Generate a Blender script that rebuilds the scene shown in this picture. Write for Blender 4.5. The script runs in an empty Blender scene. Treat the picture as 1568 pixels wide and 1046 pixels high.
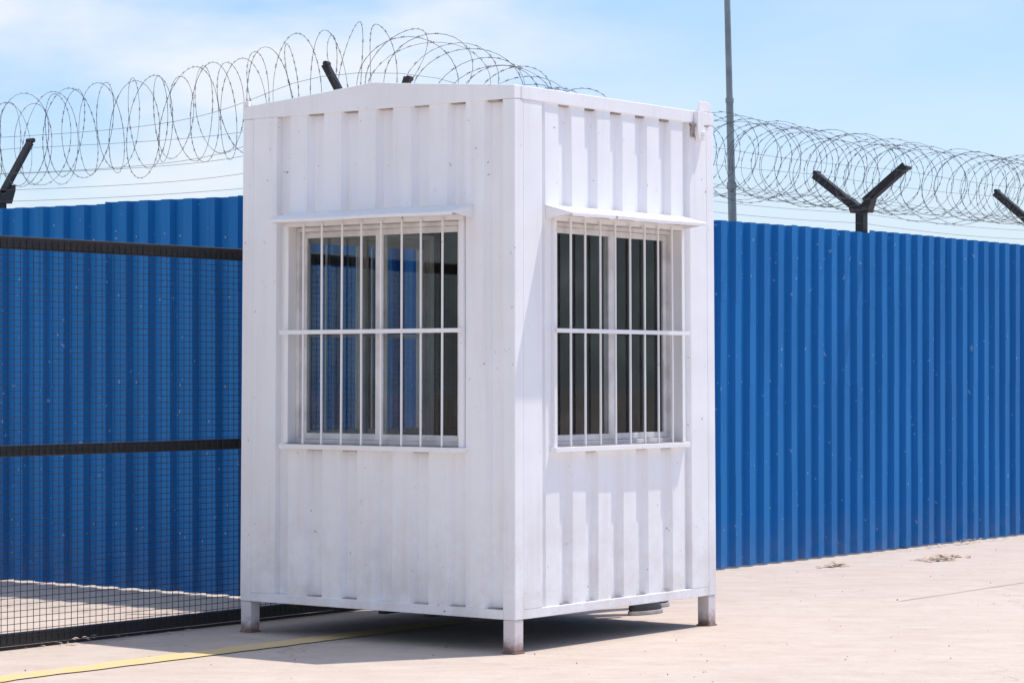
import bpy, bmesh, math, random
from mathutils import Vector, Matrix, noise
random.seed(7)
scene=bpy.context.scene
col=scene.collection
# ------------------------------------------------------------------ frame of the place
A=Vector((.602,.798,0)); B=Vector((-.798,.602,0))      # wall directions
ANG=math.atan2(.798,.602)
P0=Vector((.012,11.69,0))       # booth front corner
C0=Vector((-.70,13.95,0))       # compound wall corner
def AB(a,b,z=0): return C0+A*a+B*b+Vector((0,0,z))

# ------------------------------------------------------------------ node helpers
def new_mat(name):
    m=bpy.data.materials.new(name); m.use_nodes=True
    nt=m.node_tree; bs=nt.nodes['Principled BSDF']
    return m,nt,bs
def N(nt,t,**k):
    n=nt.nodes.new(t)
    for kk,v in k.items():
        if kk in n.inputs: n.inputs[kk].default_value=v
        else: setattr(n,kk,v)
    return n
def noise_n(nt,vec,scale,detail=4,rough=.55):
    n=N(nt,'ShaderNodeTexNoise'); n.inputs['Scale'].default_value=scale
    n.inputs['Detail'].default_value=detail; n.inputs['Roughness'].default_value=rough
    nt.links.new(vec,n.inputs['Vector']); return n.outputs['Fac']
def mapping(nt,vec,sc=(1,1,1),loc=(0,0,0)):
    n=N(nt,'ShaderNodeMapping'); n.inputs['Scale'].default_value=sc; n.inputs['Location'].default_value=loc
    nt.links.new(vec,n.inputs['Vector']); return n.outputs[0]
def ramp(nt,f,a,b,c0=(0,0,0,1),c1=(1,1,1,1)):
    r=N(nt,'ShaderNodeValToRGB'); r.color_ramp.elements[0].position=a; r.color_ramp.elements[1].position=b
    r.color_ramp.elements[0].color=c0; r.color_ramp.elements[1].color=c1
    nt.links.new(f,r.inputs[0]); return r.outputs[0]
def mix(nt,f,a,b,bt='MIX'):
    m=N(nt,'ShaderNodeMix'); m.data_type='RGBA'; m.blend_type=bt
    for s,v in ((0,f),(6,a),(7,b)):
        if isinstance(v,bpy.types.NodeSocket): nt.links.new(v,m.inputs[s])
        else: m.inputs[s].default_value=v
    return m.outputs[2]
def math_n(nt,op,a,b=None,clamp=False):
    m=N(nt,'ShaderNodeMath'); m.operation=op; m.use_clamp=clamp
    for i,v in enumerate((a,b)):
        if v is None: continue
        if isinstance(v,bpy.types.NodeSocket): nt.links.new(v,m.inputs[i])
        else: m.inputs[i].default_value=v
    return m.outputs[0]
def maprange(nt,v,a,b,c=0,d=1):
    mr=N(nt,'ShaderNodeMapRange'); nt.links.new(v,mr.inputs[0])
    for i,x in enumerate((a,b,c,d)): mr.inputs[i+1].default_value=x
    return mr.outputs[0]
def bump(nt,bs,h,st=.2,d=.01):
    b=N(nt,'ShaderNodeBump'); b.inputs['Strength'].default_value=st; b.inputs['Distance'].default_value=d
    nt.links.new(h,b.inputs['Height']); nt.links.new(b.outputs[0],bs.inputs['Normal'])
def objc(nt): return N(nt,'ShaderNodeTexCoord').outputs['Object']
def sepz(nt,o):
    sp=N(nt,'ShaderNodeSeparateXYZ'); nt.links.new(o,sp.inputs[0]); return sp.outputs

def mat_simple(name,c,rough=.5,metal=0,var=.25,scale=12):
    m,nt,bs=new_mat(name); o=objc(nt)
    f=noise_n(nt,o,scale,3)
    c2=tuple(x*(1-var) for x in c)
    nt.links.new(mix(nt,ramp(nt,f,.35,.65),(*c2,1),(*c,1)),bs.inputs['Base Color'])
    bs.inputs['Roughness'].default_value=rough; bs.inputs['Metallic'].default_value=metal
    return m
def mat_white(name,base=(.885,.885,.895),grime=1.0):
    m,nt,bs=new_mat(name); o=objc(nt)
    c=mix(nt,ramp(nt,noise_n(nt,o,2.0,4,.6),.35,.7),(*base,1),(base[0]*.935,base[1]*.93,base[2]*.925,1))
    st=noise_n(nt,mapping(nt,o,(18,18,1.0)),1.0,3)
    c=mix(nt,math_n(nt,'MULTIPLY',ramp(nt,st,.52,.76),.20*grime),c,(.60,.54,.52,1))
    z=sepz(nt,o)[2]
    low=math_n(nt,'MULTIPLY',maprange(nt,z,.85,.12),ramp(nt,noise_n(nt,o,5,5,.72),.40,.68))
    c=mix(nt,math_n(nt,'MULTIPLY',low,.48*grime),c,(.56,.47,.42,1))
    sk=ramp(nt,noise_n(nt,o,32,3,.6),.69,.72)
    reg=ramp(nt,noise_n(nt,o,2.6,2),.45,.62)
    c=mix(nt,math_n(nt,'MULTIPLY',sk,reg),c,(.22,.15,.12,1))
    nt.links.new(c,bs.inputs['Base Color']); bs.inputs['Roughness'].default_value=.6
    bs.inputs['Specular IOR Level'].default_value=.35
    bump(nt,bs,noise_n(nt,o,3.5,1),.4,.02)
    return m
M_white=mat_white('white_painted_steel')
M_trim=mat_white('white_trim',(.87,.865,.865),.8)
def mk_foot():
    m,nt,bs=new_mat('rusty_foot_paint'); o=objc(nt)
    f=math_n(nt,'ADD',math_n(nt,'MULTIPLY',maprange(nt,sepz(nt,o)[2],.10,0),.6),math_n(nt,'MULTIPLY',noise_n(nt,o,30,4),.6))
    nt.links.new(mix(nt,ramp(nt,f,.42,.85),(.70,.64,.64,1),(.22,.13,.10,1)),bs.inputs['Base Color'])
    bs.inputs['Roughness'].default_value=.7; return m
M_foot=mk_foot()
M_black=mat_simple('black_painted_steel',(.018,.018,.020),.5,.1,.4,30)
M_under=mat_simple('dark_underside',(.04,.036,.033),.9,0,.4,5)
M_mesh=mat_simple('dark_mesh_wire',(.03,.032,.036),.5,.3)
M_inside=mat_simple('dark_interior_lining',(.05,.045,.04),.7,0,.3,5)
M_frame=mat_simple('window_sash_aluminium',(.78,.75,.73),.45,.0,.25,9)
M_wire=mat_simple('galvanised_razor_wire',(.12,.117,.115),.5,.3,.6,6)
M_pole=mat_simple('galvanised_pole',(.25,.30,.31),.5,.2,.25,8)
M_leaf=mat_simple('dry_leaf',(.66,.52,.40),.8,0,.4,10)
M_rub=mat_simple('sill_dirt',(.42,.35,.31),.9,0,.6,20)
M_seam_shade=mat_simple('painted_seam_shade',(.52,.46,.43),.9,0,.6,7)  # brownish tone for the shade painted into the panel recesses

def mk_blue():
    m,nt,bs=new_mat('blue_corrugated_steel'); o=objc(nt)
    c=mix(nt,ramp(nt,noise_n(nt,mapping(nt,o,(1,1,.35)),1.6,4),.3,.72),(.005,.132,.385,1),(.008,.168,.455,1))
    st=ramp(nt,noise_n(nt,mapping(nt,o,(18,18,.8)),1,3),.5,.78)
    c=mix(nt,math_n(nt,'MULTIPLY',st,.4),c,(.004,.09,.26,1))
    z=sepz(nt,o)[2]
    low=math_n(nt,'MULTIPLY',maprange(nt,z,.35,0),ramp(nt,noise_n(nt,o,7,5,.7),.35,.75))
    c=mix(nt,math_n(nt,'MULTIPLY',low,.3),c,(.28,.27,.27,1))
    sk=ramp(nt,noise_n(nt,o,26,1,.5),.74,.76)
    c=mix(nt,math_n(nt,'MULTIPLY',sk,.5),c,(.30,.42,.6,1))
    nt.links.new(c,bs.inputs['Base Color']); bs.inputs['Roughness'].default_value=.55
    bs.inputs['Specular IOR Level'].default_value=.2
    return m
M_blue=mk_blue()
def mk_glass():
    m=bpy.data.materials.new('window_glass'); m.use_nodes=True; nt=m.node_tree; nt.nodes.clear()
    out=N(nt,'ShaderNodeOutputMaterial'); t=N(nt,'ShaderNodeBsdfTransparent'); g=N(nt,'ShaderNodeBsdfGlossy')
    t.inputs[0].default_value=(.72,.76,.76,1); g.inputs['Roughness'].default_value=.03
    g.inputs[0].default_value=(.9,.95,.95,1)
    o=objc(nt); f=math_n(nt,'ADD',math_n(nt,'MULTIPLY',ramp(nt,noise_n(nt,o,5,3),.45,.8),.03),.045)
    mx=N(nt,'ShaderNodeMixShader'); nt.links.new(f,mx.inputs[0]); nt.links.new(t.outputs[0],mx.inputs[1]); nt.links.new(g.outputs[0],mx.inputs[2])
    nt.links.new(mx.outputs[0],out.inputs[0]); return m
M_glass=mk_glass()

# ------------------------------------------------------------------ mesh helpers
def obj_from(name,verts,faces,mat,parent=None,bevel=0,smooth=False):
    me=bpy.data.meshes.new(name); me.from_pydata([tuple(v) for v in verts],[],faces)
    bm=bmesh.new(); bm.from_mesh(me); bmesh.ops.recalc_face_normals(bm,faces=bm.faces[:]); bm.to_mesh(me); bm.free()
    o=bpy.data.objects.new(name,me); col.objects.link(o)
    if mat: me.materials.append(mat)
    if parent: o.parent=parent
    if bevel:
        b=o.modifiers.new('b','BEVEL'); b.width=bevel; b.segments=2; b.limit_method='ANGLE'; b.angle_limit=math.radians(40)
    if smooth:
        for p in me.polygons: p.use_smooth=True
    return o
class MB:
    def __init__(s): s.v=[]; s.f=[]
    def hexa(s,c):
        n=len(s.v); s.v+=c
        s.f+=[(n,n+3,n+2,n+1),(n+4,n+5,n+6,n+7)]+[(n+i,n+(i+1)%4,n+4+(i+1)%4,n+4+i) for i in range(4)]
    def box(s,x0,x1,y0,y1,z0,z1,F=None):
        c=[(x0,y0,z0),(x1,y0,z0),(x1,y1,z0),(x0,y1,z0),(x0,y0,z1),(x1,y0,z1),(x1,y1,z1),(x0,y1,z1)]
        if F: c=[F(*p) for p in c]
        s.hexa([Vector(p) for p in c])
    def quad(s,a,b,c,d):
        n=len(s.v); s.v+=[Vector(a),Vector(b),Vector(c),Vector(d)]; s.f.append((n,n+1,n+2,n+3))
    def tube(s,p,q,r,n=8):
        p=Vector(p);q=Vector(q);d=(q-p).normalized()
        x=d.orthogonal().normalized(); y=d.cross(x); k=len(s.v)
        for c in (p,q):
            for i in range(n):
                a=2*math.pi*i/n; s.v.append(c+x*math.cos(a)*r+y*math.sin(a)*r)
        for i in range(n): s.f.append((k+i,k+(i+1)%n,k+n+(i+1)%n,k+n+i))
        s.f.append(tuple(k+i for i in range(n))[::-1]); s.f.append(tuple(k+n+i for i in range(n)))
    def prism(s,poly0,poly1):
        k=len(s.v); n=len(poly0); s.v+=[Vector(p) for p in poly0]+[Vector(p) for p in poly1]
        s.f.append(tuple(range(k,k+n))[::-1]); s.f.append(tuple(range(k+n,k+2*n)))
        for i in range(n): s.f.append((k+i,k+(i+1)%n,k+n+(i+1)%n,k+n+i))
def empty(name,loc=(0,0,0),rz=0):
    e=bpy.data.objects.new(name,None); e.location=loc; e.rotation_euler=(0,0,rz); col.objects.link(e); e.empty_display_size=.3; return e

# ------------------------------------------------------------------ ground
def mk_ground():
    m,nt,bs=new_mat('sunbleached_concrete'); o=objc(nt)
    c=mix(nt,ramp(nt,noise_n(nt,o,.55,4,.6),.3,.7),(.595,.495,.415,1),(.53,.435,.36,1))
    c=mix(nt,math_n(nt,'MULTIPLY',ramp(nt,noise_n(nt,mapping(nt,o,(1,2.2,1)),2.3,5,.7),.42,.70),.6),c,(.66,.575,.50,1))
    c=mix(nt,math_n(nt,'MULTIPLY',ramp(nt,noise_n(nt,o,7,5,.75),.48,.70),.34),c,(.42,.335,.27,1))
    c=mix(nt,math_n(nt,'MULTIPLY',ramp(nt,noise_n(nt,o,100,2,.7),.56,.72),.32),c,(.33,.27,.23,1))
    v=N(nt,'ShaderNodeTexVoronoi'); v.feature='DISTANCE_TO_EDGE'; v.inputs['Scale'].default_value=.38
    wv=N(nt,'ShaderNodeTexNoise'); wv.inputs['Scale'].default_value=3; nt.links.new(o,wv.inputs['Vector'])
    va=N(nt,'ShaderNodeVectorMath'); va.operation='MULTIPLY_ADD'; nt.links.new(wv.outputs['Color'],va.inputs[0]); va.inputs[1].default_value=(.5,.5,.5); nt.links.new(o,va.inputs[2])
    nt.links.new(va.outputs[0],v.inputs['Vector'])
    ck=ramp(nt,v.outputs['Distance'],.001,.004,(1,1,1,1),(0,0,0,1))
    ck=math_n(nt,'MULTIPLY',ck,ramp(nt,noise_n(nt,o,.8,1),.48,.6))
    c=mix(nt,math_n(nt,'MULTIPLY',ck,.4),c,(.27,.20,.16,1))
    nt.links.new(c,bs.inputs['Base Color']); bs.inputs['Roughness'].default_value=.85
    bs.inputs['Specular IOR Level'].default_value=.2
    bump(nt,bs,noise_n(nt,o,22,4,.7),.35,.012); return m
M_ground=mk_ground()
gm=MB(); R=600
gm.quad((-R,-R,0),(R,-R,0),(R,R,0),(-R,R,0))
ground=obj_from('concrete_ground',gm.v,gm.f,M_ground)
M_joint=mat_simple('joint_filler',(.38,.30,.25),.9,0,.45,6)
jm=MB()
def strip(mb,p,q,w,z,seg=.12,wob=.4):
    L=(q-p).length; n=max(2,int(L/seg)); d=(q-p).normalized(); s=Vector((-d.y,d.x,0)); prev=None
    for i in range(n+1):
        c=p+(q-p)*(i/n); k=noise.noise(c*2.3)*.014
        wl=w*.5*(1+wob*noise.noise(c*7)); wr=w*.5*(1+wob*noise.noise(c*7+Vector((9,3,1))))
        a=c+s*(k+wl); b=c+s*(k-wr); a.z=b.z=z
        if prev: mb.quad(prev[0],prev[1],b,a)
        prev=(a,b)
strip(jm,AB(2.1,-2.03),AB(16,-2.03),.008,.003,.1,.9)
for a in (3.9,8.2,12.4): strip(jm,AB(a,-2.03 if a<5 else -.02),AB(a,-8),.008,.0035,.1,.9)
obj_from('joints',jm.v,jm.f,M_joint,ground)
def mk_yel():
    m,nt,bs=new_mat('worn_yellow_paint'); o=objc(nt)
    f=noise_n(nt,o,12,5,.75)
    nt.links.new(mix(nt,ramp(nt,f,.42,.66),(.74,.54,.20,1),(.62,.50,.37,1)),bs.inputs['Base Color'])
    bs.inputs['Roughness'].default_value=.8; return m
ym=MB(); strip(ym,AB(-8,-.78),AB(-.35,-.78),.165,.005,.08,.22)
obj_from('yellow_line_marking',ym.v,ym.f,mk_yel())

# ------------------------------------------------------------------ blue corrugated walls
def blue_wall(name,origin,axis,nrm,length,H=2.29,seed=1):
    mb=MB(); pitch=.18; bp=[0]
    s=0
    while s<length:
        for t in (.40,.50,.90,1.0): bp.append(s+pitch*t)
        s+=pitch
    def off(s):
        t=(s/pitch)%1
        if abs(t-1)<1e-4: t=0
        return 0 if t<=.4001 else (.036 if .4999<t<.9001 else 0)
    rng=random.Random(seed)
    per=1.08; tops={}
    for i in range(len(bp)-1):
        s0,s1=bp[i],bp[i+1]; k=int((s0+1e-4)/per)
        if k not in tops: tops[k]=(H+rng.uniform(-.010,.010),rng.uniform(-.006,.006))
        h,tl=tops[k]
        def P(s,z): return origin+axis*s-nrm*(off(s)+.004*noise.noise(Vector((s*.8,z*.7,seed*3.1))))+Vector((0,0,z))
        f0=(s0/per-k); f1=(s1/per-k)
        zs=[.012,.6,1.2,1.75]
        a=[P(s0,z) for z in zs]+[P(s0,h+tl*(f0-.5)*2)]; b=[P(s1,z) for z in zs]+[P(s1,h+tl*(f1-.5)*2)]
        for j in range(4): mb.quad(a[j],b[j],b[j+1],a[j+1])
    e=empty(name)
    w=obj_from('corrugated_sheets',mb.v,mb.f,M_blue,e)
    sd=w.modifiers.new('s','SOLIDIFY'); sd.thickness=.0015
    rb=MB()
    for z in (.35,1.2,2.05):
        a=origin-nrm*.052; b=a+axis*length
        c=[a,b,b-nrm*.04,a-nrm*.04]
        rb.hexa([p+Vector((0,0,z)) for p in c]+[p+Vector((0,0,z+.05)) for p in c])
    k=0.25
    while k<length:
        a=origin-nrm*.095+axis*k; c=[a,a+axis*.06,a+axis*.06-nrm*.06,a-nrm*.06]
        rb.hexa([p for p in c]+[p+Vector((0,0,2.2)) for p in c]); k+=2.9
    obj_from('rails_and_posts',rb.v,rb.f,M_black,e)
    sb=MB(); s=pitch*.7; i=0
    while s<length:
        for z in (.37,1.22,2.07):
            if rng.random()<.8:
                c=origin+axis*(s)-nrm*(.038)+Vector((0,0,z+rng.uniform(-.02,.02)))
                sb.tube(c,c+nrm*.010,.006,6)
        s+=pitch*2
    obj_from('screws',sb.v,sb.f,mat_simple('screw_zinc',(.30,.40,.52),.5,.3),e)
    return e
blue_wall('blue_corrugated_fence',C0.copy(),A,-B,32,seed=3)
blue_wall('blue_corrugated_fence.001',C0.copy(),B,-A,14,seed=5)
cp=MB(); 
c=[AB(-.012,-.012),AB(.05,-.012),AB(.05,.05),AB(-.012,.05)]
cp.hexa(c+[p+Vector((0,0,2.31)) for p in c]); obj_from('blue_fence_corner_post',cp.v,cp.f,M_blue,None,.004)

# ------------------------------------------------------------------ V brackets
def bracket(name,base,side,tipz=2.75,jz=2.45,tips=None,w=.058,reach=.37):
    mb=MB(); base=base.copy()
    up=Vector((0,0,1)); al=side.cross(up).normalized()
    def bar(p,q,w,t):
        d=(q-p).normalized(); x=al; y=d.cross(x).normalized()
        for (x0,x1,y0,y1) in ((-w/2,w/2,-t/2,t/2),(-w/2,-w/2+t,t/2+.0005,w*.8)):
            c=[p+x*x0+y*y0,p+x*x1+y*y0,p+x*x1+y*y1,p+x*x0+y*y1]
            c2=[v+(q-p) for v in c]; mb.hexa(c+c2)
    j=base+up*jz
    c=[base+al*a*.032+side*b*.032 for a,b in((-1,-1),(1,-1),(1,1),(-1,1))]
    mb.hexa([p+up*1.2 for p in c]+[p+up*(jz) for p in c])
    g=((-.10,.065),(-.07,-.02),(.07,-.02),(.10,.065),(.10,.10),(0,.03),(-.10,.10))
    mb.prism([j+side*x+up*z-al*.04 for x,z in g],[j+side*x+up*z+al*.04 for x,z in g])
    if tips is None: tips=[base+side*reach+up*tipz,base-side*reach+up*tipz]
    for k,t in enumerate(tips): bar(j+up*.01+(t-j)*.12,t,w,.018)
    for k,t in enumerate(tips): mb.tube(t-al*w*.6,t+al*w*.6,.015,8)
    return obj_from(name,mb.v,mb.f,M_black)
n=0
def nm(b):
    global n
    s=b if n==0 else '%s.%03d'%(b,n); n+=1; return s
BR='razor_wire_bracket_post'
for a in (2.55,5.47,8.38,11.3,14.2,17,20): bracket(nm(BR),AB(a,.105),B,tipz=2.75+.02*math.sin(a))
for b in (3.21,6.2,9.2): bracket(nm(BR),AB(.105,b),A,reach=.26,jz=2.36,w=.05)
cor=AB(.09,.09)
bracket(nm(BR),cor,Vector((-.9,.43,0)).normalized(),jz=2.40,tips=[Vector((-1.02,14.1,2.985)),Vector((-.555,13.85,2.875))],w=.036)

# ------------------------------------------------------------------ razor wire coil
L1=7.0; L2=22.0; rc=.35
def path(t):
    if t<-rc: p=AB(.05,-t); 
    elif t>rc: p=AB(t,.05)
    else:
        u=(t+rc)/(2*rc); p0=AB(.05,rc);p1=AB(.05,.05);p2=AB(rc,.05)
        p=p0*(1-u)**2+p1*2*u*(1-u)+p2*u*u
    h=2.70+.25*math.exp(-(t/1.3)**2)+.04*noise.noise(Vector((t*.7,3,1)))
    p.z=h; return p
def frame(t):
    d=(path(t+.02)-path(t-.02)).normalized(); n_=d.cross(Vector((0,0,1))).normalized(); u=n_.cross(d); return d,n_,u
crv=bpy.data.curves.new('razor_wire_coil','CURVE'); crv.dimensions='3D'; crv.bevel_depth=.0015; crv.bevel_resolution=0
bb=MB()
def helix(sign,phase,seed,pitchL,pitchR,r0):
    t=-L1; ph=phase; pts=[]; S=32; step=2*math.pi/S
    while t<L2:
        pitch=pitchL if t<-.6 else pitchR
        pitch*=1+.65*noise.noise(Vector((t*1.3,seed,0)))
        d,n_,u=frame(t)
        turn=ph/6.283
        r=r0*(1+.05*noise.noise(Vector((t*2,seed,5)))+.20*noise.noise(Vector((turn*.9,seed,2))))
        lean=.13*math.sin(ph+seed)+.13*noise.noise(Vector((ph*.3,seed,9)))
        dz=.05*noise.noise(Vector((turn*.7,seed,20)))
        p=path(t)+n_*math.cos(ph)*r+u*(math.sin(ph)*r*1.0+dz)+d*lean
        pts.append(p)
        ph+=step*sign; t+=pitch/S
    sp=crv.splines.new('POLY'); sp.points.add(len(pts)-1)
    for i,p in enumerate(pts): sp.points[i].co=(*p,1)
    for i in range(1,len(pts)-1):
        p=pts[i]; d=(pts[i+1]-pts[i-1]).normalized(); x=d.orthogonal().normalized()
        x=Matrix.Rotation(random.uniform(0,6.28),3,d)@x; l=.014; w=.0072
        for sg in (1,-1):
            k=len(bb.v); bb.v+=[p-d*.004,p+d*l+x*w*sg*1.1,p+d*.004,p-d*l+x*w*sg*1.1]
            bb.f+=[(k,k+1,k+2),(k,k+2,k+3)]
helix(1,0,1.3,.235,.225,.262)
helix(-1,1.9,7.7,.25,.25,.25)
coil=empty('razor_wire')
co=bpy.data.objects.new('coil',crv); col.objects.link(co); co.data.materials.append(M_wire); co.parent=coil
me=bpy.data.meshes.new('blades'); me.from_pydata([tuple(v) for v in bb.v],[],bb.f); me.materials.append(M_wire)
bo=bpy.data.objects.new('blades',me); col.objects.link(bo); bo.parent=coil
crv2=bpy.data.curves.new('line_wires','CURVE'); crv2.dimensions='3D'; crv2.bevel_depth=.0012; crv2.bevel_resolution=0
for off,z,cb in ((0,2.42,.1),(-.12,2.53,.2),(.14,2.51,.25),(-.33,2.71,.2),(.33,2.71,.2),(0,2.35,0)):
    sp=crv2.splines.new('POLY'); pts=[]
    t=-L1
    while t<L2:
        d,n_,u=frame(t); p=path(t); p.z=z+cb*math.exp(-(t/.8)**2)-.02*abs(math.sin((t-2.45)/2.91*math.pi))
        pts.append(p+n_*off); t+=.15
    sp.points.add(len(pts)-1)
    for i,p in enumerate(pts): sp.points[i].co=(*p,1)
lo=bpy.data.objects.new('line_wires',crv2); col.objects.link(lo); crv2.materials.append(M_wire); lo.parent=coil

# ------------------------------------------------------------------ lamp pole behind fence
Zp=22.0; xb=(1121.5-784)/3920*Zp; xt=(1113.5-784)/3920*Zp
pole=empty('street_light_pole',(xb,Zp,0))
zb=1.288+(570-333)*Zp/3920; zt=1.288+570*Zp/3920; sl=(xt-xb)/(zt-zb)
pm=MB(); 
def pp(z): return Vector(((z-zb)*sl,0,z))
def cone(mb,p,q,r0,r1,n=16):
    k=len(mb.v)
    for c,r in((p,r0),(q,r1)):
        for i in range(n): mb.v.append(c+Vector((math.cos(i*2*math.pi/n)*r,math.sin(i*2*math.pi/n)*r,0)))
    for i in range(n): mb.f.append((k+i,k+(i+1)%n,k+n+(i+1)%n,k+n+i))
    mb.f.append(tuple(range(k,k+n))[::-1]); mb.f.append(tuple(range(k+n,k+2*n)))
cone(pm,pp(0),pp(2.9),.040,.036); cone(pm,pp(2.9),pp(3.62),.033,.031); cone(pm,pp(3.62),pp(7),.028,.022)
cone(pm,pp(2.86),pp(2.92),.041,.041); cone(pm,pp(3.60),pp(3.64),.036,.036)
pm.box(-.12,.12,-.12,.12,0,.02)
obj_from('shaft',pm.v,pm.f,M_pole,pole)
pm=MB(); t=pp(6.95); pm.tube(t,t+Vector((1.1,0,.3)),.02,10)
pm.prism([t+Vector(v) for v in((1.0,-.1,.27),(1.55,-.08,.40),(1.55,.08,.40),(1.0,.1,.27))],[t+Vector(v) for v in((1.0,-.08,.36),(1.5,-.05,.46),(1.5,.05,.46),(1.0,.08,.36))])
obj_from('arm_and_lamp_head',pm.v,pm.f,M_pole,pole,.004)

# ------------------------------------------------------------------ black mesh gate
gate=empty('black_mesh_gate')
GB=.07; ga0=-5.2; ga1=-.08
g=MB()
def G(a,b,z): return AB(a,GB+b,z)
def gbar(a0,a1,b0,b1,z0,z1): g.box(a0,a1,b0,b1,z0,z1,F=G)
gbar(ga0,ga1,-.025,.025,1.860,1.920)
gbar(ga0,ga1,-.024,.024,.895,.948)
gbar(ga0,ga1,-.025,.025,.018,.075)
gbar(ga0-.05,ga0,-.025,.025,.018,1.92); gbar(ga1,ga1+.05,-.025,.025,.018,1.92)
obj_from('frame',g.v,g.f,M_black,gate,.006)
g=MB()
a=ga0+.02
while a<ga1:
    p=G(a+random.uniform(-.001,.001),-.027,.03); g.tube(p,G(a,-.027,1.905),.0020,4); a+=.040
z=.06
while z<1.9:
    g.tube(G(ga0,-.031,z),G(ga1,-.031,z),.0018,4); z+=.030
obj_from('wire_mesh',g.v,g.f,M_mesh,gate)
g=MB(); g.box(ga0,ga1,-.012,.012,.001,.012,F=G)
obj_from('ground_track',g.v,g.f,M_black,gate)

# ------------------------------------------------------------------ the guard booth
W=1.697
booth=empty('guard_booth',P0,ANG)
FR=lambda s,d,z:(s,d,z)
FL=lambda s,d,z:(d,s,z)
FB=lambda s,d,z:(s,W-d,z)
FE=lambda s,d,z:(W-d,s,z)
def finish(name,mb,mat,bevel=0,smooth=False):
    for v in mb.v:
        t=(v.z-.15)/2.45; f=1.007-.014*t
        v.x=W/2+(v.x-W/2)*f; v.y=W/2+(v.y-W/2)*f
    return obj_from(name,mb.v,mb.f,mat,booth,bevel,smooth)
ZB,ZT=.155,2.54
W0,W1,WZ0,WZ1=.32,1.38,.94,1.995
m=MB()
for x0 in (0,W-.07):
    for y0 in (0,W-.07): m.box(x0,x0+.07,y0,y0+.07,ZB,ZT-.0005)
finish('corner_posts',m,M_white,.005)
m=MB()
for x0 in (.003,W-.07):
    for y0 in (.003,W-.07):
        m.box(x0,x0+.066,y0,y0+.066,.006,ZB-.001)
        m.box(x0-.006,x0+.072,y0-.006,y0+.072,.0005,.008)
finish('feet',m,M_foot,.004)
m=MB()
for F in (FR,FB,FL,FE): m.box(.0705,W-.0705,.001,.05,ZB+.001,ZB+.045,F=F)
finish('bottom_rails',m,M_white,.003)
m=MB(); m.box(.052,W-.052,.072,W-.072,ZB+.004,ZB+.04)
for k in range(5): m.box(.052,W-.052,.25+k*.28,.29+k*.28,ZB-.02,ZB+.003)
finish('underfloor',m,M_under)
def gz(s): return 2.602+.065*(1-abs(s-W/2)/(W/2))
m=MB()
for F in (FL,FE):
    ss=[W,W*.8,W*.6,W*.51,W*.49,W*.4,W*.2,0]
    poly=[(-.001,ZT),(W+.001,ZT)]+[((W+.001 if s==W else (-.001 if s==0 else s)),gz(s)+.003*math.sin(s*9)) for s in ss]
    m.prism([F(s,-.003,z) for s,z in poly],[F(s,.05,z) for s,z in poly])
for F in (FR,FB): m.box(.0505,W-.0505,-.003,.05,ZT,2.6035,F=F)
finish('top_rails',m,M_white,.004)
m=MB()
for sgn in (0,1):
    y0=.04 if sgn==0 else W-.04; y1=W/2
    za=2.588; zb_=2.655
    c=[(.045,y0,za),(W-.045,y0,za),(W-.045,y1,zb_),(.045,y1,zb_)]
    m.hexa([Vector(p) for p in c]+[Vector((p[0],p[1],p[2]+.006)) for p in c])
finish('roof',m,M_white)
# per-face corrugation: (pitch, phase)
def panel(F,s0,s1,pitch,ph,win=True,dep=.034):
    m=MB(); bp=set([s0,s1])
    k=-3
    while k*pitch<s1+pitch:
        for t in (0,.50,.60,.90): 
            s=s0+k*pitch+ph+pitch*t
            if s0<s<s1: bp.add(s)
        k+=1
    if win: bp|={W0-.02,W1+.02}
    bp=sorted(bp)
    def off(s):
        t=((s-s0-ph)/pitch)%1
        if t<.4999 or t>.9999: return 0 
        if t<.60: return (t-.5)/.1
        if t<=.9001: return 1
        return 1-(t-.9)/.1
    def D(s,z): return .004+dep*off(s)+.0035*noise.noise(Vector((s*2.2,z*1.6,dep*90)))+.0018
    for a,b in zip(bp,bp[1:]):
        if b-a<1e-5: continue
        rg=[(ZB+.03,ZT+.02)]
        if win and a>=W0-.021 and b<=W1+.021: rg=[(ZB+.03,WZ0-.01),(WZ1+.01,ZT+.02)]
        for z0,z1 in rg:
            nz=max(3,int((z1-z0)/.2))
            for i in range(nz):
                za=z0+(z1-z0)*i/nz; zc=z0+(z1-z0)*(i+1)/nz
                m.quad(F(a,D(a,za),za),F(b,D(b,za),za),F(b,D(b,zc),zc),F(a,D(a,zc),zc))
    return m
CF=((FL,'left_corrugated_panel',.071,1.47,.2195,.1075,.036),(FR,'right_corrugated_panel',.215,1.475,.213,.03,.026),
    (FB,'rear_corrugated_panel',.215,1.475,.213,.03,.03),(FE,'door_side_corrugated_panel',.071,1.47,.213,.03,.03))
for F,nme,s0,s1,pt,ph,dp in CF: finish(nme,panel(F,s0,s1,pt,ph,win=(F is not FE),dep=dp),M_white)
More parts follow.
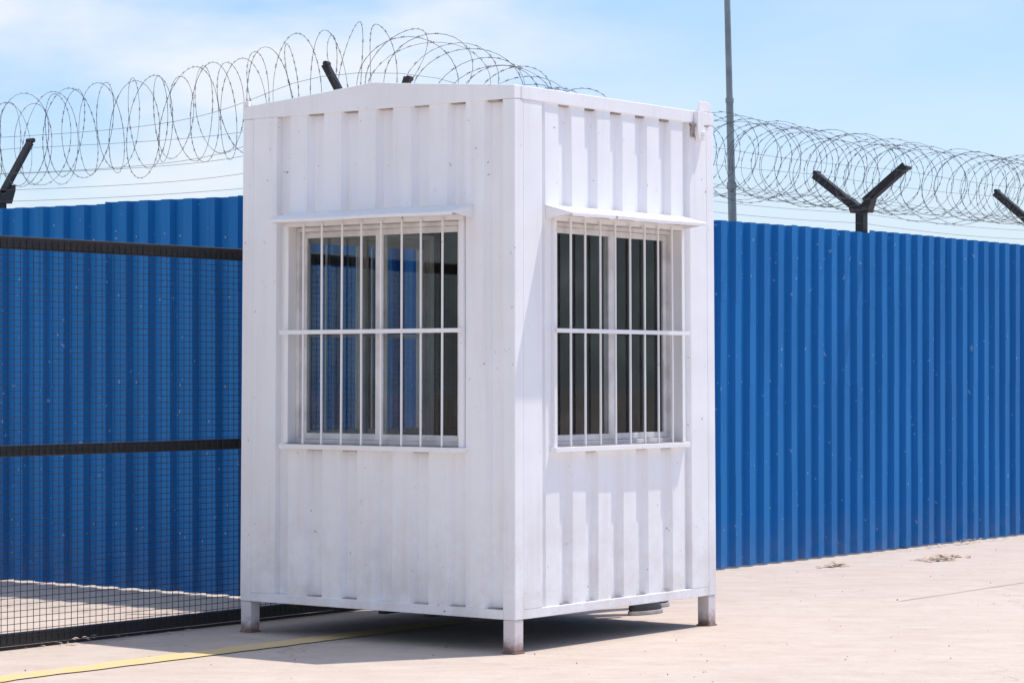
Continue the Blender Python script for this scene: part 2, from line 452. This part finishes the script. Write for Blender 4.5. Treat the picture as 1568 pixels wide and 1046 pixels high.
# faint uneven strips painting in shade where the recesses meet rails and sills
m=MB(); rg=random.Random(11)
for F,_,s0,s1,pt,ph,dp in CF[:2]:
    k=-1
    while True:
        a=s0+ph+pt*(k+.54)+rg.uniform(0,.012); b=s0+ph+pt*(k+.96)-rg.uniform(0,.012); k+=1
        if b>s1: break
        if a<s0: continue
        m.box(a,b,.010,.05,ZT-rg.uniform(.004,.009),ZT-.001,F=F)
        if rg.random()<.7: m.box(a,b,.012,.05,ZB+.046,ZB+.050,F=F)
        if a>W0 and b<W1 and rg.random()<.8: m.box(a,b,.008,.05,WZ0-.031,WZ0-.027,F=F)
finish('seam_shade',m,M_seam_shade)
m=MB()
for F,a,b in ((FR,.0702,.215),(FR,1.475,W-.0702),(FB,.0702,.215),(FB,1.475,W-.0702),(FL,1.47,W-.0702),(FE,1.47,W-.0702)):
    m.box(a,b,.0008,.045,ZB+.0455,ZT-.0005,F=F)
finish('flat_side_plates',m,M_white,.0015)
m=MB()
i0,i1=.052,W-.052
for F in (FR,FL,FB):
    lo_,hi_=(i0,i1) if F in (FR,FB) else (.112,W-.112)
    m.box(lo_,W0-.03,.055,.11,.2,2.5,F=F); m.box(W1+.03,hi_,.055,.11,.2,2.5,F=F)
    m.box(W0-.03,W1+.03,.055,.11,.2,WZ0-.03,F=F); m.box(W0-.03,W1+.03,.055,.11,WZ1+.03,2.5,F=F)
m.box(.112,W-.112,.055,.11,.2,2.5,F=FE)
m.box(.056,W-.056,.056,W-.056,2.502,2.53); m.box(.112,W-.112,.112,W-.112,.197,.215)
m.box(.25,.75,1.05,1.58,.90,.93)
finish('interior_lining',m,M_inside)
for tag,F in (('left',FL),('right',FR),('rear',FB)):
    m=MB()
    m.box(W0-.026,W0,-.010,.098,WZ0-.001,WZ1+.001,F=F); m.box(W1,W1+.026,-.010,.098,WZ0-.001,WZ1+.001,F=F)
    m.box(W0-.026,W1+.026,-.010,.098,WZ1+.001,WZ1+.026,F=F)
    m.box(W0-.040,W1+.040,-.030,.098,WZ0-.026,WZ0-.001,F=F)
    finish(tag+'_window_surround',m,M_trim,.003)
    m=MB(); fw=.022; d0,d1=.046,.088; mid=(W0+W1)/2
    e=.001
    m.box(W0+e,W0+fw,d0,d1,WZ0+e,WZ1-e,F=F); m.box(W1-fw,W1-e,d0,d1,WZ0+e,WZ1-e,F=F)
    m.box(W0+fw,W1-fw,d0,d1,WZ0+e,WZ0+fw,F=F); m.box(W0+fw,W1-fw,d0,d1,WZ1-fw,WZ1-e,F=F)
    for a,b,dd in ((W0+fw,mid+.024,.050),(mid-.024,W1-fw,.068)):
        sw=.030; sm=.048
        la=sw if a<mid-.1 else sm; lb=sm if a<mid-.1 else sw
        for x0,x1,z0,z1 in ((a+e,a+la,WZ0+fw+e,WZ1-fw-e),(b-lb,b-e,WZ0+fw+e,WZ1-fw-e),(a+la,b-lb,WZ0+fw+e,WZ0+fw+.03),(a+la,b-lb,WZ1-fw-.03,WZ1-fw-e)):
            m.box(x0,x1,dd,dd+.015,z0,z1,F=F)
    finish(tag+'_window_frame',m,M_frame,.002)
    m=MB()
    for a,b,dd in ((W0+fw+.02,mid,.057),(mid,W1-fw-.02,.075)):
        m.quad(F(a,dd,WZ0+fw+.01),F(b,dd,WZ0+fw+.01),F(b,dd,WZ1-fw-.01),F(a,dd,WZ1-fw-.01))
    finish(tag+'_window_glass',m,M_glass)
    m=MB(); m.box(W0+.002,W1-.002,-.026,.044,WZ0+.0005,WZ0+.003,F=F)
    finish(tag+'_sill_dust',m,M_rub)
    m=MB()
    for i in range(8):
        s=.408+.1235*i+random.uniform(-.004,.004)
        m.tube(F(s,-.020,WZ0-.020),F(s+random.uniform(-.003,.003),-.020,WZ1+.012),.0058,8)
    m.box(W0-.035,W1+.035,-.034,-.0268,1.472,1.492,F=F)
    finish(tag+'_security_bars',m,M_trim,0,False)
    m=MB(); s0,s1=.245,1.405
    P=[(.004,2.062),(-.15,2.022),(-.15,2.010),(-.152,2.010),(-.153,2.025),(.004,2.066)]
    K=14
    for i in range(K):
        a=s0+(s1-s0)*i/K; b=s0+(s1-s0)*(i+1)/K
        wa=.0012*math.sin(i*.7+len(tag)); wb=.0012*math.sin((i+1)*.7+len(tag))
        def pr(s,w): return [F(s,d,z+(w if d<-.1 else 0)) for d,z in P]
        q0,q1=pr(a,wa),pr(b,wb); k=len(m.v); m.v+=[Vector(v) for v in q0+q1]; L=len(P)
        for j in range(L): m.f.append((k+j,k+(j+1)%L,k+L+(j+1)%L,k+L+j))
        if i==0: m.f.append(tuple(k+j for j in range(L)))
        if i==K-1: m.f.append(tuple(k+L+j for j in range(L)))
    for s in (s0+.001,s1-.004):
        m.prism([F(s,.004,2.0),F(s,.004,2.061),F(s,-.149,2.021)],[F(s+.003,.004,2.0),F(s+.003,.004,2.061),F(s+.003,-.149,2.021)])
    finish(tag+'_window_awning',m,M_trim)
m=MB(); m.box(.42,1.28,-.020,.004,.22,2.30,F=FE)
m.box(.36,.42,-.03,.004,.20,2.36,F=FE); m.box(1.28,1.34,-.03,.004,.20,2.36,F=FE); m.box(.421,1.279,-.03,.004,2.302,2.36,F=FE)
m.tube(FE(.52,-.06,1.15),FE(.52,-.06,1.35),.01,8); m.tube(FE(.52,-.06,1.16),FE(.52,-.02,1.16),.007,6); m.tube(FE(.52,-.06,1.34),FE(.52,-.02,1.34),.007,6)
finish('door',m,M_trim,.003)
m=MB()
pl=((1.505,2.60),(1.505,2.50),(1.525,2.455),(1.575,2.455),(1.600,2.50),(1.600,2.60))
m.prism([(x,-.030,z) for x,z in pl],[(x,-.004,z) for x,z in pl])
m.box(1.545,1.63,-.012,.004,2.606,2.655); m.box(1.635,1.675,.0,.03,2.606,2.65)
m.tube((1.55,-.045,2.49),(1.55,-.028,2.49),.014,10)
m.box(-.004,.02,1.66,1.695,2.606,2.630)
finish('lifting_lugs',m,M_trim,.003)
m=MB(); m.box(1.475,1.503,-.010,-.0035,2.47,2.535); m.tube((1.46,-.01,2.53),(1.60,-.03,2.53),.006,6)
finish('lug_backing_plate',m,M_rub)

# ------------------------------------------------------------------ person standing behind the booth
M_skin=mat_simple('skin',(.42,.26,.18),.55,0,.1); M_tr=mat_simple('dark_trousers',(.03,.033,.045),.8,0,.3); M_sh=mat_simple('grey_shirt',(.18,.22,.30),.8,0,.2)
M_hair=mat_simple('black_hair',(.015,.012,.01),.6,0,.3,40); M_shoe=mat_simple('dark_shoe',(.035,.035,.045),.6,0,.3); M_sole=mat_simple('pale_sole',(.42,.40,.40),.7)
hd=math.radians(50)
per=empty('person',(.622,13.712,0),hd)
def skin(name,pts,edges,rad,root,mats,sub=1):
    me=bpy.data.meshes.new(name); me.from_pydata(pts,edges,[]); o=bpy.data.objects.new(name,me); col.objects.link(o); o.parent=per
    sk=o.modifiers.new('sk','SKIN'); sk.use_smooth_shade=True
    for i,r in enumerate(rad):
        r=r if isinstance(r,tuple) else (r,r)
        me.skin_vertices[0].data[i].radius=r; me.skin_vertices[0].data[i].use_root=(i==root)
    s=o.modifiers.new('su','SUBSURF'); s.levels=sub; s.render_levels=sub
    me.materials.append(mats); return o
skin('trousers',[(0,0,.96),(0,-.09,.88),(.03,-.10,.50),(-.03,-.10,.10),(0,.09,.88),(.20,.10,.50),(.30,.10,.10),(0,0,1.02)],
     [(0,1),(1,2),(2,3),(0,4),(4,5),(5,6),(0,7)],[(.15,.11),.10,.068,.055,.10,.068,.055,(.15,.11)],0,M_tr)
skin('shirt',[(0,0,1.0),(.0,0,1.2),(0,0,1.38),(0,-.17,1.40),(-.05,-.21,1.24),(0,.17,1.40),(.05,.21,1.24),(0,0,1.45)],
     [(0,1),(1,2),(2,3),(3,4),(2,5),(5,6),(2,7)],[(.155,.105),(.15,.105),(.15,.10),.065,.055,.065,.055,.06],1,M_sh)
for sg in (-1,1):
    f=.05*sg
    skin('arm',[(f*.8,.21*sg,1.28),(f,.23*sg,1.13),(f+.06,.235*sg,.90),(f+.065,.235*sg,.885)],[(0,1),(1,2),(2,3)],[.043,.040,.026,.025],0,M_skin)
    hx,hy,hz=f+.065,.235*sg,.88
    P_=[(hx,hy,hz),(hx+.005,hy,hz-.05)]; E_=[(0,1)]; R_=[(.025,.018),(.034,.016)]
    for q,(dx,ln) in enumerate(((-.027,.062),(-.009,.075),(.009,.080),(.027,.072))):
        k=len(P_); P_+=[(hx+.005+dx,hy,hz-.085),(hx+.005+dx,hy-.006*sg,hz-.085-ln*.5),(hx+.005+dx,hy-.02*sg,hz-.085-ln)]
        E_+=[(1,k),(k,k+1),(k+1,k+2)]; R_+=[.0095,.0088,.0075]
    k=len(P_); P_+=[(hx+.045,hy-.005*sg,hz-.05),(hx+.055,hy-.012*sg,hz-.085)]; E_+=[(0,k),(k,k+1)]; R_+=[.011,.009]
    skin('hand',P_,E_,R_,0,M_skin)
skin('neck',[(0,0,1.42),(.01,0,1.52)],[(0,1)],[.058,.052],0,M_skin)
def ell(name,c,r,mat,shape=None,seg=24):
    bm=bmesh.new(); bmesh.ops.create_uvsphere(bm,u_segments=seg,v_segments=16,radius=1)
    for v in bm.verts:
        p=Vector(v.co); 
        if shape: p=shape(p)
        v.co=Vector((c[0]+p.x*r[0],c[1]+p.y*r[1],c[2]+p.z*r[2]))
    me=bpy.data.meshes.new(name); bm.to_mesh(me); bm.free()
    for p in me.polygons: p.use_smooth=True
    me.materials.append(mat); o=bpy.data.objects.new(name,me); col.objects.link(o); o.parent=per; return o
def hs(p):
    p=p.copy()
    if p.z<0: p.y*=1+.25*p.z; 
    if p.x>.7 and abs(p.y)<.2 and -.35<p.z<.1: p.x+=.22
    return p
ell('head',(.015,0,1.61),(.095,.076,.115),M_skin,hs)
ell('hair',(-.002,0,1.635),(.098,.082,.105),M_hair,lambda p:Vector((min(p.x,.75 if p.z>.45 else .1),p.y,max(p.z,-.45 if p.x<0 else .1))))
for sg in(-1,1):
    ell('ear',(.01,.078*sg,1.605),(.02,.01,.03),M_skin); ell('eye',(.098,.032*sg,1.62),(.010,.013,.008),M_hair)
ell('mouth',(.104,0,1.555),(.008,.024,.006),mat_simple('lips',(.35,.14,.12),.5))
def shoe(x,y):
    def sh(p):
        p=p.copy(); 
        if p.z<-.15: p.z=-.15
        if p.x>0: p.z=-.15+(p.z+.15)*(1-.55*p.x)
        else: p.z=-.15+(p.z+.15)*1.15
        return p
    ell('shoe_upper',(x+.05,y,.035),(.135,.047,.075),M_shoe,sh)
    mb=MB(); poly=[]
    for i in range(20):
        t=2*math.pi*i/20; poly.append((x+.05+.142*math.cos(t),y+.051*math.sin(t)*(1+.1*math.cos(t))))
    mb.prism([(a,b,.0015) for a,b in poly],[(a,b,.022) for a,b in poly])
    obj_from('shoe_sole',mb.v,mb.f,M_sole,per,.004)
shoe(-.03,-.10); shoe(.30,.10)

# ------------------------------------------------------------------ dry leaves / litter
def litter(name,c,n,rx,ry,size):
    mb=MB(); rg=random.Random(n)
    for i in range(n):
        t=rg.uniform(0,6.28); q=rg.random()**.9
        p=c+A*(math.cos(t)*rx*q)+B*(math.sin(t)*ry*q); p.z=.004+rg.random()*.035*(1-q)
        a=rg.uniform(0,6.28); d=Vector((math.cos(a),math.sin(a),rg.uniform(-.1,.25))).normalized(); s=Vector((-math.sin(a),math.cos(a),rg.uniform(-.1,.1)))
        l=size*rg.uniform(.5,1.2); w=l*rg.uniform(.25,.45); u=Vector((0,0,l*rg.uniform(.05,.25)))
        pts=[p-d*l,p-s*w+u*.4,p+u,p+s*w+u*.4,p+d*l]
        for v in pts: v.z=max(v.z,.003)
        k=len(mb.v); mb.v+=pts; mb.f+=[(k,k+1,k+2),(k,k+2,k+3),(k+1,k+4,k+2),(k+2,k+4,k+3)]
    return obj_from(name,mb.v,mb.f,M_leaf)
litter('dry_leaf_litter',Vector((2.98,17.66,0)),75,.36,.13,.05)
litter('dry_leaf_litter.001',Vector((2.12,16.95,0)),20,.18,.05,.06)
litter('dry_leaf_litter.002',AB(6.6,-.10),50,1.0,.05,.028)
litter('dry_leaf_litter.003',AB(-2.2,-.02),40,.9,.06,.02)
mb=MB(); rg=random.Random(3)
for i in range(320):
    a=rg.uniform(-4,9); b=rg.uniform(-5,-.1); p=AB(a,b); r=rg.uniform(.002,.006)
    if rg.random()<.06: r*=1.8
    k=len(mb.v); pts=[p+Vector((rg.uniform(.6,1)*r*x,rg.uniform(.6,1)*r*y,rg.uniform(.6,1)*r*z+r*.5)) for x,y,z in((1,0,0),(0,1,0),(-1,0,0),(0,-1,0),(0,0,1),(0,0,-.5))]
    mb.v+=pts; mb.f+=[(k,k+1,k+4),(k+1,k+2,k+4),(k+2,k+3,k+4),(k+3,k,k+4),(k+1,k,k+5),(k+2,k+1,k+5),(k+3,k+2,k+5),(k,k+3,k+5)]
obj_from('gravel_bits',mb.v,mb.f,mat_simple('grit',(.36,.30,.25),.9,0,.4))

# ------------------------------------------------------------------ light
s=Vector((.871,.407,2.6)).normalized()
sd=bpy.data.lights.new('sun','SUN'); sd.energy=4.0; sd.angle=math.radians(.6); sd.color=(1,.94,.87)
so=bpy.data.objects.new('sun',sd); col.objects.link(so); so.rotation_euler=s.to_track_quat('Z','Y').to_euler(); so.location=(5,5,20)
w=bpy.data.worlds.new('World'); scene.world=w; w.use_nodes=True; nt=w.node_tree; bg=nt.nodes['Background']
sky=N(nt,'ShaderNodeTexSky'); sky.sky_type='NISHITA'; sky.sun_disc=False
sky.sun_elevation=math.asin(s.z); sky.sun_rotation=math.atan2(s.x,s.y); sky.air_density=1.0; sky.dust_density=1.0; sky.ozone_density=1.8
tc=N(nt,'ShaderNodeTexCoord').outputs['Generated']
sx=sepz(nt,tc)
c=mix(nt,1.0,sky.outputs[0],(.92,1.03,1.28,1),'MULTIPLY')
hz=maprange(nt,sx[2],.115,.0,.05,.72)
c=mix(nt,hz,c,(5.1,5.9,6.5,1))
c1=noise_n(nt,mapping(nt,tc,(8,8,22),(.65,0,.1)),1.0,5,.52)
f=ramp(nt,c1,.40,.62)
f=math_n(nt,'MULTIPLY',f,maprange(nt,sx[0],.08,-.04,.22,1.0))
c=mix(nt,math_n(nt,'MULTIPLY',f,.9),c,(5.9,6.2,6.55,1))
nt.links.new(c,bg.inputs[0]); bg.inputs[1].default_value=.15

# ------------------------------------------------------------------ camera
cd=bpy.data.cameras.new('camera'); cam=bpy.data.objects.new('camera',cd); col.objects.link(cam)
cam.location=(0,0,1.288); cam.rotation_euler=(math.radians(90),0,0)
cd.sensor_width=36; cd.lens=3920/1568*36; cd.shift_y=47/1568; cd.clip_end=2000; cd.clip_start=.1
scene.camera=cam
scene.view_settings.view_transform='Standard'; scene.view_settings.look='None'; scene.view_settings.exposure=0
